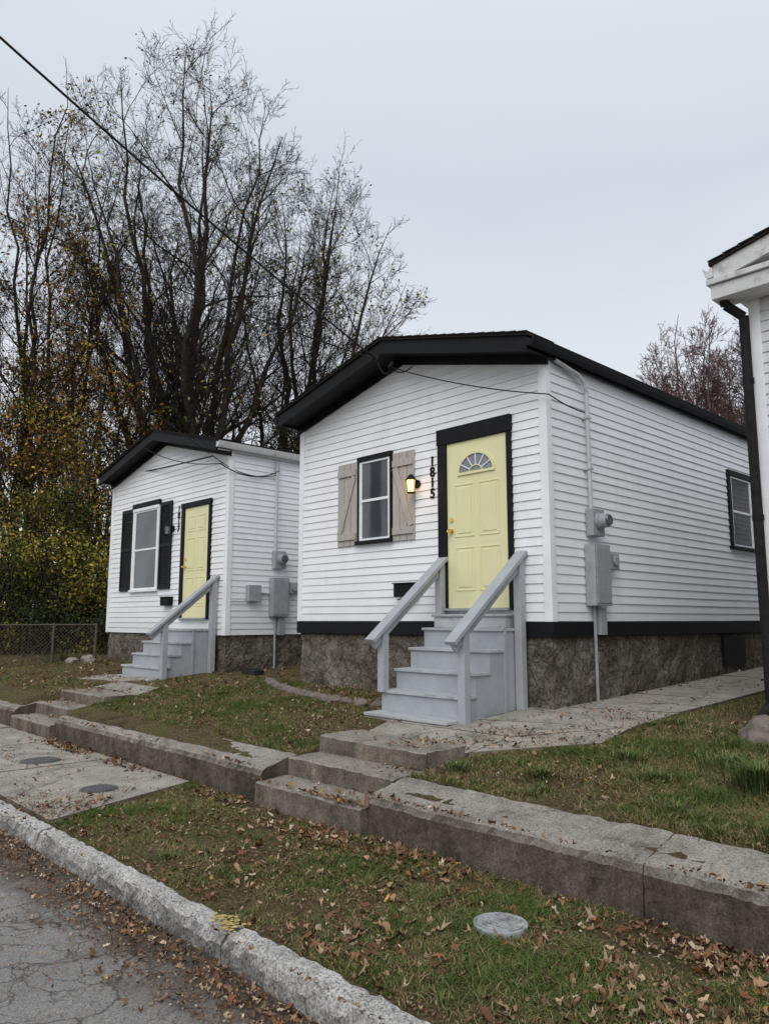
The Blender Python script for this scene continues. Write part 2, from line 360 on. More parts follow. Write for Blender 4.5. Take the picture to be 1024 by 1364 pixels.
def house(name,x0,x1,y0,y1,zb,ze,ridge,over,sideover,skirt,mside,ground,rtop,msid='siding',mrake='black'):
    H=empty(name); xm=(x0+x1)/2; hw=(x1-x0)/2; slope=(ridge-ze)/(hw+sideover)
    wt=ze-.16+slope*sideover; wr=ridge-.16
    mb=MB(); e=.004
    P=[(x0+e,zb),(x1-e,zb),(x1-e,wt),(xm,wr),(x0+e,wt)]
    mb.poly([(a,y0+e,b) for a,b in P]); mb.poly([(a,y1-e,b) for a,b in P][::-1])
    for i in range(5):
        a=P[i];b=P[(i+1)%5]; mb.quad((a[0],y0+e,a[1]),(a[0],y1-e,a[1]),(b[0],y1-e,b[1]),(b[0],y0+e,b[1]))
    mb.obj('wall_core',[M['trimwhite']],H)
    mb=MB(); g=(wr,(wr-wt)/hw)
    siding(mb,(x0,y0),(x1,y0),(0,-1),zb,wt,g); siding(mb,(x1,y0),(x1,y1),(1,0),zb,wt)
    siding(mb,(x1,y1),(x0,y1),(0,1),zb,wt,g); siding(mb,(x0,y1),(x0,y0),(-1,0),zb,wt)
    mb.obj('siding',[M[msid]],H)
    mb=MB()
    for cx,sx in ((x0,-1),(x1,1)):
        for cy,sy in ((y0,-1),(y1,1)):
            a=cx+sx*.026; b=cx-sx*.075; mb.box(min(a,b),max(a,b),min(cy+sy*.026,cy),max(cy+sy*.026,cy),zb-.005,wt+.05)
            mb.box(min(a,cx),max(a,cx),min(cy,cy-sy*.075),max(cy,cy-sy*.075),zb-.005,wt+.02)
    mb.obj('corner_trim',[M['trimwhite']],H,.004)
    if skirt:
        mb=MB(); mb.box(x0-.03,x1+.03,y0-.03,y1+.03,zb-skirt,zb-.006); mb.obj('skirt_board',[M['black']],H,.006)
    zf=zb-skirt-.002
    V=[];F=[]
    per=[(x0+.02,y0+.02,x1-.02,y0+.02),(x1-.02,y0+.02,x1-.02,y1-.02),(x1-.02,y1-.02,x0+.02,y1-.02),(x0+.02,y1-.02,x0+.02,y0+.02)]
    ring=[]
    for a,b,c,d in per:
        L=math.hypot(c-a,d-b);n=int(L/.05)
        for i in range(n): t=i/n; ring.append((a+(c-a)*t,b+(d-b)*t))
    nzr=18;R=len(ring)
    for j in range(nzr+1):
        z=ground-.25+(zf-ground+.25)*j/nzr
        for (a,b) in ring:
            dd=.012*nz3(a,b,z,3.5)+.016*nz3(a,b,z,8)+.012*nz3(a,b,z,17)
            V.append((a+dd*(1 if a>xm else -1),b+dd*(1 if b>(y0+y1)/2 else -1),z))
    for j in range(nzr):
        for i in range(R): F.append((j*R+i,j*R+(i+1)%R,(j+1)*R+(i+1)%R,(j+1)*R+i))
    F.append(tuple(nzr*R+i for i in range(R)))
    mesh_obj('foundation',V,F,M['stucco'],H)
    ya=y0-over;yb=y1+.25
    for s in(-1,1):
        xe=xm+s*(hw+sideover+.03); ez=ze-slope*.03
        mb=MB(); T=.035
        q1=[(xm,ya-.03,ridge),(xe,ya-.03,ez),(xe,yb,ez),(xm,yb,ridge)]
        q2=[(a,b,c-T) for a,b,c in q1]
        mb.poly(q1); mb.poly(q2[::-1])
        for i in range(4): mb.quad(q1[i],q1[(i+1)%4],q2[(i+1)%4],q2[i])
        L=math.hypot(xe-xm,ridge-ez); nt_=int(L/.14)
        for i in range(nt_):
            t0=i/nt_;t1=(i+1)/nt_; xa=xm+(xe-xm)*t0;xb=xm+(xe-xm)*t1;za=ridge+(ez-ridge)*t0;zb_=ridge+(ez-ridge)*t1
            mb.poly([(xa,ya-.045,za+.003),(xb,ya-.045,zb_+.012),(xb,ya+.5,zb_+.012),(xa,ya+.5,za+.003)]); mb.quad((xa,ya-.045,za-.006),(xb,ya-.045,zb_-.006),(xb,ya-.045,zb_+.012),(xa,ya-.045,za+.003))
        mb.obj('roof_slope',[rtop],H)
        mb=MB(); xe=xm+s*(hw+sideover); f=lambda x,dz:(ridge-slope*abs(x-xm)-dz)
        def slab(ya_,yb_,d0,d1,xs0=xm,xs1=xe):
            a=[(xs0,ya_,f(xs0,d0)),(xs1,ya_,f(xs1,d0)),(xs1,yb_,f(xs1,d0)),(xs0,yb_,f(xs0,d0))]
            b=[(xs0,ya_,f(xs0,d1)),(xs1,ya_,f(xs1,d1)),(xs1,yb_,f(xs1,d1)),(xs0,yb_,f(xs0,d1))]
            mb.poly(a); mb.poly(b[::-1])
            for i in range(4): mb.quad(a[i],a[(i+1)%4],b[(i+1)%4],b[i])
        slab(ya,ya+.03,.037,.037+.17)
        slab(ya+.032,y0-.03,.15,.165)
        slab(y0-.05,y0-.018,.167,.167+.10)
        mb.obj('rake_board',[M[mrake]],H)
        mb=MB(); fx=xm+s*(hw+sideover)
        mb.box(min(fx,fx-s*.02),max(fx,fx-s*.02),ya+.031,yb-.02,ze-.185,ze-.04)
        w=xm+s*(hw+.03); mb.box(min(w,fx-s*.021),max(w,fx-s*.021),ya+.04,yb-.03,ze-.18,ze-.165)
        mb.obj('eave_fascia',[mside],H)
        mb=MB(); g0=fx+s*.003; g1=fx+s*.10
        pr=[(g0,ze-.05),(g0,ze-.15),(g0+s*.06,ze-.155),(g1-s*.02,ze-.12),(g1,ze-.055),(g1-s*.012,ze-.05),(g1-s*.03,ze-.10)]
        n=len(pr)
        for i in range(n): a=pr[i];b=pr[(i+1)%n]; mb.quad((a[0],ya-.01,a[1]),(a[0],yb,a[1]),(b[0],yb,b[1]),(b[0],ya-.01,b[1]))
        mb.poly([(a,ya-.01,b) for a,b in pr]); mb.obj('gutter',[mside],H)
    return H
class Frame:
    def __init__(s,kind,c): s.k=kind;s.c=c
    def box(s,mb,a0,a1,d0,d1,z0,z1,m=0):
        if s.k=='F': mb.box(a0,a1,s.c-d1,s.c-d0,z0,z1,m)
        else: mb.box(s.c+d0,s.c+d1,a0,a1,z0,z1,m)
    def pt(s,a,d,z): return (a,s.c-d,z) if s.k=='F' else (s.c+d,a,z)
def window(H,fr,a0,a1,z0,z1,trim,tw,twtop):
    e=empty('window',H); mb=MB()
    fr.box(mb,a0,a0+tw,.0,.045,z0,z1-twtop); fr.box(mb,a1-tw,a1,.0,.045,z0,z1-twtop); fr.box(mb,a0,a1,.0,.055,z1-twtop,z1)
    fr.box(mb,a0-.02,a1+.02,.0,.075,z0-.05,z0-.001)
    mb.obj('casing',[trim],e,.004)
    b0,b1,c0,c1=a0+tw+.002,a1-tw-.002,z0+.001,z1-twtop-.002; zm=(c0+c1)/2; w=.028
    mb=MB()
    fr.box(mb,b0,b0+w,.0,.038,c0,c1); fr.box(mb,b1-w,b1,.0,.038,c0,c1); fr.box(mb,b0+w,b1-w,.0,.037,c0,c0+w); fr.box(mb,b0+w,b1-w,.0,.037,c1-w,c1)
    fr.box(mb,b0+w,b1-w,.0,.034,zm-.018,zm+.018)
    for s0,s1,dd in((c0+w,zm-.018,.026),(zm+.018,c1-w,.033)):
        fr.box(mb,b0+w,b0+w+.016,.0,dd,s0,s1); fr.box(mb,b1-w-.016,b1-w,.0,dd,s0,s1)
    mb.obj('sash',[M['trimwhite']],e,.002)
    mb=MB(); fr.box(mb,b0+w+.012,b1-w-.012,.0,.019,c0+w,zm-.018); mb.obj('lower_glass',[M['glass']],e)
    mb=MB(); fr.box(mb,b0+w+.012,b1-w-.012,.0,.021,zm+.018,c1-w); mb.obj('upper_glass',[M['glass']],e)
def door(H,fr,a0,a1,z0,z1,tl,tr,tt,fan=True):
    e=empty('front_door',H); mb=MB()
    fr.box(mb,a0-tl,a0-.002,.0,.055,z0-.03,z1+.002); fr.box(mb,a1+.002,a1+tr,.0,.055,z0-.03,z1+.002); fr.box(mb,a0-tl-.01,a1+tr+.01,.0,.062,z1+.004,z1+tt)
    mb.obj('door_casing',[M['black']],e,.005)
    mb=MB(); fr.box(mb,a0,a1,.0,.03,z0,z1); mb.obj('door_leaf',[M['door']],e)
    mb=MB(); fr.box(mb,a0-.02,a1+.02,.0,.10,z0-.03,z0-.003); mb.obj('threshold',[M['metergrey']],e,.003)
    W=a1-a0; H_=z1-z0; mb=MB()
    def panel(u0,u1,v0,v1):
        x0,x1=a0+u0*W,a0+u1*W; s0,s1=z0+v0*H_,z0+v1*H_; t=.018
        fr.box(mb,x0,x1,.029,.037,s0,s0+t);fr.box(mb,x0,x1,.029,.037,s1-t,s1);fr.box(mb,x0,x0+t,.029,.0369,s0+t,s1-t);fr.box(mb,x1-t,x1,.029,.0369,s0+t,s1-t)
        fr.box(mb,x0+.045,x1-.045,.029,.038,s0+.045,s1-.045)
    for u0,u1 in((.13,.46),(.54,.87)):
        panel(u0,u1,.10,.36); panel(u0,u1,.42,.74 if fan else .72)
        if not fan: panel(u0,u1,.78,.92)
    mb.obj('door_panels',[M['door']],e,.006)
    if fan:
        cx=(a0+a1)/2; zc=z0+H_*.80; r=.27; mg=MB(); n=20
        pts=[fr.pt(cx+r*math.cos(math.pi*i/n),.034,zc+r*.88*math.sin(math.pi*i/n)) for i in range(n+1)]
        mg.poly(pts); mg.obj('fan_light_glass',[M['blind']],e)
        mt=MB()
        for i in range(n):
            a=math.pi*i/n;b=math.pi*(i+1)/n
            mt.beam(fr.pt(cx+r*math.cos(a),.038,zc+r*.88*math.sin(a)),fr.pt(cx+r*math.cos(b),.038,zc+r*.88*math.sin(b)),.03,.022,up=(0,-1,0))
            mt.beam(fr.pt(cx+.1*math.cos(a),.038,zc+.085*math.sin(a)),fr.pt(cx+.1*math.cos(b),.038,zc+.085*math.sin(b)),.012,.012,up=(0,-1,0))
        mt.beam(fr.pt(cx-r-.012,.039,zc),fr.pt(cx+r+.012,.039,zc),.03,.022,up=(0,-1,0))
        mt.obj('fan_light_frame',[M['door']],e)
        mt=MB()
        for i in range(1,6):
            a=math.pi*i/6; mt.beam(fr.pt(cx+.1*math.cos(a),.04,zc+.085*math.sin(a)),fr.pt(cx+r*math.cos(a),.04,zc+r*.88*math.sin(a)),.012,.01,up=(0,-1,0))
        mt.obj('fan_light_bars',[M['trimwhite']],e)
    mk=MB()
    for z in (z0+H_*.46,z0+H_*.53):
        mk.cyl(fr.pt(a0+.065,.03,z),fr.pt(a0+.065,.045,z),.03,seg=16)
    z=z0+H_*.46; mk.cyl(fr.pt(a0+.065,.045,z),fr.pt(a0+.065,.075,z),.012,seg=12); mk.cyl(fr.pt(a0+.065,.07,z),fr.pt(a0+.065,.10,z),.027,.02,seg=16)
    mk.obj('door_knob',[M['brass']],e)
def number(H,txt,x,y,z,size,lead):
    for i,ch in enumerate(txt):
        c=bpy.data.curves.new('house_number_digit','FONT'); c.body=ch; c.size=size; c.extrude=.005; c.offset=.004; c.align_x='CENTER'
        c.materials.append(M['black'])
        o=bpy.data.objects.new('house_number_digit',c); o.location=(x,y,z-i*lead); o.rotation_euler=(math.pi/2,0,0); link(o,H)
def lantern(x,y,z,lit):
    e=empty('wall_lantern'); mb=MB()
    mb.cyl((x,y,z),(x,y-.02,z),.055,seg=16); mb.beam((x,y-.02,z+.02),(x,y-.11,z+.09),.018,.018); mb.cyl((x,y-.12,z+.04),(x,y-.12,z+.11),.075,.02,16)
    mb.cyl((x,y-.12,z-.13),(x,y-.12,z-.115),.05,.05,12)
    for i in range(6):
        a=i*math.pi/3; mb.beam((x+.056*math.cos(a),y-.12+.056*math.sin(a),z+.04),(x+.046*math.cos(a),y-.12+.046*math.sin(a),z-.12),.006,.006)
    mb.obj('lantern_body',[M['black']],e)
    mb=MB(); mb.cyl((x,y-.12,z-.113),(x,y-.12,z+.038),.04,.05,12); mb.obj('lantern_glass',[M['bulb'] if lit else M['blind']],e,smooth=False)
    if lit:
        l=bpy.data.lights.new('lantern_light','POINT'); l.energy=1.2; l.color=(1,.6,.28); l.shadow_soft_size=.06
        o=bpy.data.objects.new('lantern_light',l); o.location=(x,y-.24,z-.05); link(o,e)
def zshutter(H,x0,x1,y,z0,z1,flip):
    e=empty('shutter',H); mb=MB(); w=(x1-x0-.02)/3
    for i in range(3): mb.box(x0+i*(w+.01),x0+i*(w+.01)+w,y-.035,y-.015,z0,z1)
    mb.box(x0+.01,x1-.01,y-.058,y-.036,z0+.08,z0+.17); mb.box(x0+.01,x1-.01,y-.058,y-.036,z1-.19,z1-.10)
    a=(x0+.05,y-.047,z0+.18);b=(x1-.05,y-.047,z1-.20)
    if flip: a=(x1-.05,y-.047,z0+.18);b=(x0+.05,y-.047,z1-.20)
    mb.beam(a,b,.02,.085); mb.obj('boards',[M['shutterwood']],e,.003)
def louvershutter(H,x0,x1,y,z0,z1):
    e=empty('shutter',H); mb=MB(); w=.045
    mb.box(x0,x0+w,y-.045,y-.012,z0,z1);mb.box(x1-w,x1,y-.045,y-.012,z0,z1)
    zm=(z0+z1)/2
    for a,b in((z0,z0+.07),(zm-.03,zm+.03),(z1-.07,z1)): mb.box(x0+w,x1-w,y-.044,y-.012,a,b)
    z=z0+.08
    while z<z1-.09:
        if abs(z-zm)>.04: mb.quad((x0+w,y-.04,z),(x1-w,y-.04,z),(x1-w,y-.02,z+.034),(x0+w,y-.02,z+.034))
        z+=.036
    mb.quad((x0+w,y-.018,z0),(x1-w,y-.018,z0),(x1-w,y-.018,z1),(x0+w,y-.018,z1))
    mb.obj('louvres',[M['blackshut']],e)
YF=6.84
H1=house('white_house',-8.96,-4.60,YF,18.5,-.02,3.04,3.60,.42,.07,.175,M['black'],-1.0,M['roof'])
F1=Frame('F',YF); R1=Frame('S',-4.60)
door(H1,F1,-6.02,-5.115,.13,2.12,.14,.06,.20)
window(H1,F1,-7.655,-6.985,1.05,2.21,M['black'],.035,.07)
zshutter(H1,-8.07,-7.67,YF,1.0,2.16,False); zshutter(H1,-6.968,-6.58,YF,1.0,2.16,True)
number(H1,'1815',-6.275,YF-.02,1.90,.17,.135)
window(H1,R1,11.58,12.55,1.1,2.27,M['black'],.09,.09)
window(H1,R1,15.6,16.5,1.1,2.27,M['black'],.09,.09)
mb=MB(); mb.box(-4.625,-4.575,11.1,11.85,-.66,-.24); mb.obj('crawl_space_opening',[M['black']],H1)
lantern(-6.535,YF-.015,1.70,True)
mb=MB(); mb.box(-6.86,-6.5,YF-.13,YF-.017,.28,.44); mb.box(-6.87,-6.49,YF-.15,YF-.016,.44,.455); mb.beam((-6.8,YF-.12,.25),(-6.56,YF-.12,.25),.02,.012)
mb.obj('mailbox',[M['black']],None,.006)
H2=house('white_house',-15.53,-10.97,YF,16.5,-.26,3.02,3.60,.32,.07,0.0,M['oldwhite'],-1.0,M['roof'])
F2=Frame('F',YF)
door(H2,F2,-12.38,-11.54,.03,2.0,.11,.06,.10,fan=False)
window(H2,F2,-14.47,-13.37,.58,2.2,M['trimwhite'],.06,.06)
mbb=MB(); mbb.box(-14.49,-13.35,YF-.06,YF-.0,2.205,2.30); mbb.obj('window_head_black',[M['black']],H2)
louvershutter(H2,-14.98,-14.50,YF,.56,2.22); louvershutter(H2,-13.33,-12.88,YF,.56,2.22)
number(H2,'1817',-12.64,YF-.02,1.98,.16,.125)
lantern(-12.84,YF-.015,1.68,False)
mb=MB(); mb.box(-13.05,-12.75,YF-.12,YF-.017,.25,.40); mb.box(-13.06,-12.74,YF-.14,YF-.016,.40,.415); mb.obj('mailbox',[M['black']],None,.006)
H3=house('white_house',-2.55,3.2,7.30,18,-.15,3.40,4.15,.30,.22,0.0,M['oldwhite'],-1.0,M['roof'],'siding_old','oldwhite')
F3=Frame('F',7.30)
window(H3,F3,-1.6,-.7,.7,2.2,M['oldwhite'],.08,.1); door(H3,F3,.4,1.3,-.1,1.95,.1,.1,.12)
window(H3,F3,2.0,2.8,.7,2.2,M['oldwhite'],.08,.1)
mb=MB(); mb.box(-2.80,-2.2,6.99,7.27,3.02,3.16); mb.box(-2.83,-2.18,6.96,7.275,3.165,3.22); mb.obj('cornice_return',[M['oldwhite']],H3,.006)
mb=MB(); pts=[(-2.74,7.08,3.10),(-2.72,7.12,2.98),(-2.60,7.22,2.86),(-2.60,7.23,-.75),(-2.68,7.1,-.9)]
for a,b in zip(pts,pts[1:]): mb.cyl(a,b,.045,seg=12)
for z in (2.2,.9): mb.cyl((-2.60,7.23,z),(-2.60,7.23,z+.05),.052,seg=12)
mb.obj('downspout',[M['rust']],H3)
mb=MB()
for i in range(3): mb.box(.3,1.4,7.28-.3*(3-i),7.28-.3*(2-i)-.002,-1.1,-.95+.25*i)
mb.obj('entry_steps',[M['stepconc']],H3)
# ------------------------------------------------------------------ wooden stairs
def stairs(x0,x1,yf,ytop,zs,zg,rails):
    e=empty('porch_steps'); n=len(zs); T=.032
    ysn=[yf+(ytop-yf)*i/(n-1) for i in range(n)]+[YF-.035]
    prof=[(yf,zg)]
    for i in range(n):
        prof+= [(ysn[i],zs[i]-T),(ysn[i+1],zs[i]-T)]
    prof+=[(YF-.035,zg)]
    P=[prof[0]]
    for p in prof[1:]:
        if p!=P[-1]: P.append(p)
    extrude_profile('stringer_box',P,[x0,x1],M['steppaint'],0,e)
    for i in range(n):
        mb=MB()
        y=ysn[i]-.025; y1=ysn[i+1]-.002
        half=(y+y1)/2
        mb.box(x0-.02,x1+.02,y,half-.004,zs[i]-T+.001,zs[i]); mb.box(x0-.02,x1+.02,half+.004,y1,zs[i]-T+.001,zs[i]+.001)
        mb.obj('tread',[M['tread']],e,.004)
    mb=MB(); mb.box(x1+.001,x1+.02,ysn[-2],ysn[-2]+.04,zg,zs[-1]-T); mb.box(x1+.001,x1+.02,ysn[1],ysn[-2]-.001,zg,zg+.09)
    mb.obj('side_trim',[M['steppaint']],e,.003)
    sl=(.74+.20)/(6.80-5.62)
    def rz(y): return -.20+sl*(y-5.64)
    for s in rails:
        xr=(x1+.06) if s>0 else (x0+.05)
        mb=MB()
        yl=yf+.20
        zbot=zg if s>0 else zs[1]-.02
        mb.box(xr-.045,xr+.045,yl-.045,yl+.045,zbot,rz(yl)-.02)
        yu=6.74
        mb.box(xr-.045,xr+.045,yu-.045,yu+.045,(zg+.02) if s>0 else zs[-1],rz(yu)-.02)
        mb.beam((xr,5.60,rz(5.60)),(xr,6.81,rz(6.81)),.14,.045,up=(0,0,1))
        mb.beam((xr+.0,5.64,rz(5.64)-.075),(xr,6.79,rz(6.79)-.075),.045,.10)
        mb.obj('handrail',[M['steppaint']],e,.005)
    return e
e=stairs(-6.14,-5.0,5.60,6.51,[-.98,-.76,-.54,-.315,-.095],-1.08,(-1,1))
mb=MB(); mb.box(-6.1,-5.06,YF-.2,YF-.036,-.094,.03); mb.box(-6.13,-5.04,YF-.22,YF-.034,.031,.058); mb.obj('top_step',[M['tread']],e,.004)
stairs(-12.62,-11.28,5.68,6.40,[-.93,-.76,-.57,-.37,-.16],-1.1,(1,))
# ------------------------------------------------------------------ meters
def meter(xw,yc,zm,zt,zb,ytop,name='electric_meter'):
    e=empty(name); mb=MB()
    mb.box(xw+.02,xw+.15,yc-.17,yc+.17,zb,zt); mb.box(xw+.149,xw+.16,yc-.15,yc+.15,zb+.03,zt-.03)
    mb.box(xw+.02,xw+.12,yc-.12,yc+.12,zm-.17,zm+.14); mb.obj('breaker_box',[M['metergrey']],e,.008)
    mb=MB(); mb.cyl((xw+.12,yc,zm),(xw+.16,yc,zm),.095,seg=24); mb.cyl((xw+.16,yc,zm),(xw+.24,yc,zm),.085,.075,24); mb.obj('meter_socket',[M['metergrey']],e)
    mb=MB(); mb.cyl((xw+.24,yc,zm),(xw+.262,yc,zm),.07,.06,24); mb.obj('meter_dial',[M['glass']],e)
    mb=MB(); mb.cyl((xw+.07,yc-.08,zm+.13),(xw+.07,yc-.08,ytop),.024,seg=12)
    mb.obj('conduit',[M['conduit']],e)
    mb=MB(); mb.box(xw+.03,xw+.13,yc+.2,yc+.4,zt-.27,zt-.08); mb.cyl((xw+.13,yc+.3,zt-.17),(xw+.16,yc+.3,zt-.17),.06,seg=16)
    mb.beam((xw+.06,yc+.16,zt-.2),(xw+.06,yc+.22,zt-.2),.03,.03)
    mb.obj('cable_box',[M['metergrey']],e,.01)
    mb=MB(); mb.cyl((xw+.05,yc-.05,zb),(xw+.05,yc-.05,-1.0),.018,seg=10); mb.box(xw+.03,xw+.1,yc+.0,yc+.12,zb-.32,zb-.02); mb.obj('lower_conduit',[M['metergrey']],e)
    return e
e=meter(-4.6,7.66,1.11,.84,.15,2.62)
mb=MB(); pts=[(-4.53,7.58,2.61),(-4.53,7.53,2.72),(-4.53,7.42,2.79),(-4.53,7.1,2.84),(-4.53,6.95,2.86)]
for a,b in zip(pts,pts[1:]): mb.cyl(a,b,.024,seg=10)
for z in (1.7,2.3): mb.box(-4.585,-4.5,7.545,7.615,z,z+.025)
mb.obj('conduit_bend',[M['conduit']],e)
e=meter(-10.97,7.85,1.05,.72,.05,2.62)
mb=MB(); mb.box(-10.94,-10.84,7.2,7.45,.30,.58); mb.beam((-10.93,7.45,.44),(-10.93,7.7,.44),.03,.03); mb.beam((-10.93,7.2,.3),(-10.93,6.9,.3),.015,.015); mb.obj('phone_box',[M['metergrey']],e,.01)
mb=MB(); mb.cyl((-10.90,7.77,2.62),(-10.90,7.77,2.80),.05,.02,12); mb.obj('weather_head',[M['metergrey']],e)
# ------------------------------------------------------------------ cables + poles
def cable(name,p0,p1,sag,r=.012,n=24,parent=None):
    c=bpy.data.curves.new(name,'CURVE'); c.dimensions='3D'; c.bevel_depth=r; c.bevel_resolution=1; s=c.splines.new('POLY'); s.points.add(n)
    for i in range(n+1):
        t=i/n; p=Vector(p0).lerp(Vector(p1),t); p.z-=sag*4*t*(1-t); s.points[i].co=(*p,1)
    c.materials.append(M['cable']); return link(bpy.data.objects.new(name,c),parent)
A=(-6.8,6.36,3.30)
cable('power_line',A,(-4.86,-7.2,8.2),.42,.011)
cable('power_line',A,(-12.75,1.75,6.9),.18,.009)
cable('service_cable',A,(-6.55,6.38,3.12),.12,.010); cable('service_cable',(-6.55,6.38,3.12),(-6.3,6.5,3.12),.06,.008)
cable('service_cable',(-6.55,6.36,3.14),(-4.50,6.76,2.42),.06,.007); cable('service_cable',(-4.50,6.76,2.42),(-4.52,7.5,2.36),.02,.007)
mb=MB(); mb.cyl((-6.8,6.40,3.36),(-6.8,6.34,3.26),.02,seg=8); mb.cyl((-6.55,6.40,3.20),(-6.55,6.34,3.12),.025,seg=8); mb.obj('cable_bracket',[M['black']],H1)
cable('power_line',(-11.0,6.5,2.72),(-32,8.8,6.0),.5,.012)
cable('power_line',(-12.75,1.75,6.7),(-11.0,6.45,2.76),.2,.008)
cable('service_cable',(-11.0,6.5,2.74),(-10.9,7.77,2.55),.15,.008)
cable('service_cable',(-13.4,6.45,3.25),(-10.9,6.6,2.6),.12,.008); cable('service_cable',(-10.9,6.6,2.6),(-10.9,7.77,2.6),.14,.01)
def pole(x,y,hh):
    e=empty('utility_pole'); mb=MB(); mb.cyl((x,y,-1.8),(x,y,hh),.15,.11,14); mb.beam((x-.9,y,hh-.5),(x+.9,y,hh-.5),.1,.12)
    for d in(-.8,-.4,.4,.8): mb.cyl((x+d,y,hh-.44),(x+d,y,hh-.3),.03,seg=8)
    mb.obj('pole_and_crossarm',[M['polewood']],e)
pole(-4.86,-7.3,8.8); pole(-12.85,1.65,8.0)
# ------------------------------------------------------------------ trees
def tubes(name,groups,mat,parent=None):
    VV=[];FF=[];off=0
    for n,lst in groups.items():
        P=np.array([a for a,_ in lst],dtype=np.float64); R=np.array([b for _,b in lst])
        big=R[:,0]>.05
        for sel,sd in((big,8),(~big,3)):
            p=P[sel];r=R[sel]; m=len(p)
            if m==0: continue
            t=np.gradient(p,axis=1); t/=np.linalg.norm(t,axis=2,keepdims=True)+1e-9
            ref=np.zeros_like(t); ref[...,0]=1; alt=np.abs(t[:,:1,0:1])>.8; ref=np.where(alt,np.array([0,1.,0]),ref)
            u=np.cross(t,ref); u/=np.linalg.norm(u,axis=2,keepdims=True)+1e-9; v=np.cross(t,u)
            a=np.arange(sd)*2*np.pi/sd
            ring=p[:,:,None,:]+(u[:,:,None,:]*np.cos(a)[None,None,:,None]+v[:,:,None,:]*np.sin(a)[None,None,:,None])*r[:,:,None,None]
            VV.append(ring.reshape(-1,3))
            base=(np.arange(m)[:,None,None]*n+np.arange(n-1)[None,:,None])*sd
            j=np.arange(sd)[None,None,:];k=(np.arange(sd)+1)%sd;k=k[None,None,:]
            f=np.stack([base+j,base+k,base+sd+k,base+sd+j],-1).reshape(-1,4)+off
            FF.append(f); off+=m*n*sd
    return np_mesh(name,np.concatenate(VV),np.concatenate(FF),mat,parent,smooth=True)
def leaves_at(name,C,size,pal,parent=None):
    n=len(C); nrm=RNG.normal(0,1,(n,3)); nrm/=np.linalg.norm(nrm,axis=1,keepdims=True)
    r=RNG.normal(0,1,(n,3)); u=np.cross(nrm,r);u/=np.linalg.norm(u,axis=1,keepdims=True);v=np.cross(nrm,u)
    s=(size*RNG.uniform(.5,1.3,n))[:,None]
    V=np.stack([C-u*s,C-v*s*.55+u*s*.1,C+u*s,C+v*s*.55+u*s*.1],1).reshape(-1,3)
    F=np.arange(n*4).reshape(n,4); pal=np.array(pal)
    cl=(np.sin(C[:,0]*2.1+1)+np.sin(C[:,1]*1.9+C[:,2]*.7)+np.sin(C[:,2]*2.3+C[:,0]*.8))/3
    k=np.clip(((cl*.9+RNG.normal(0,.35,n))*.5+.5)*len(pal),0,len(pal)-1).astype(int)
    c=pal[k]*RNG.uniform(.6,1.3,(n,1))*(1+.35*np.sin(C[:,2:3]*2.9+C[:,1:2]*1.3))
    return np_mesh(name,V,F,M['leaf'],parent,np.repeat(c,4,axis=0))
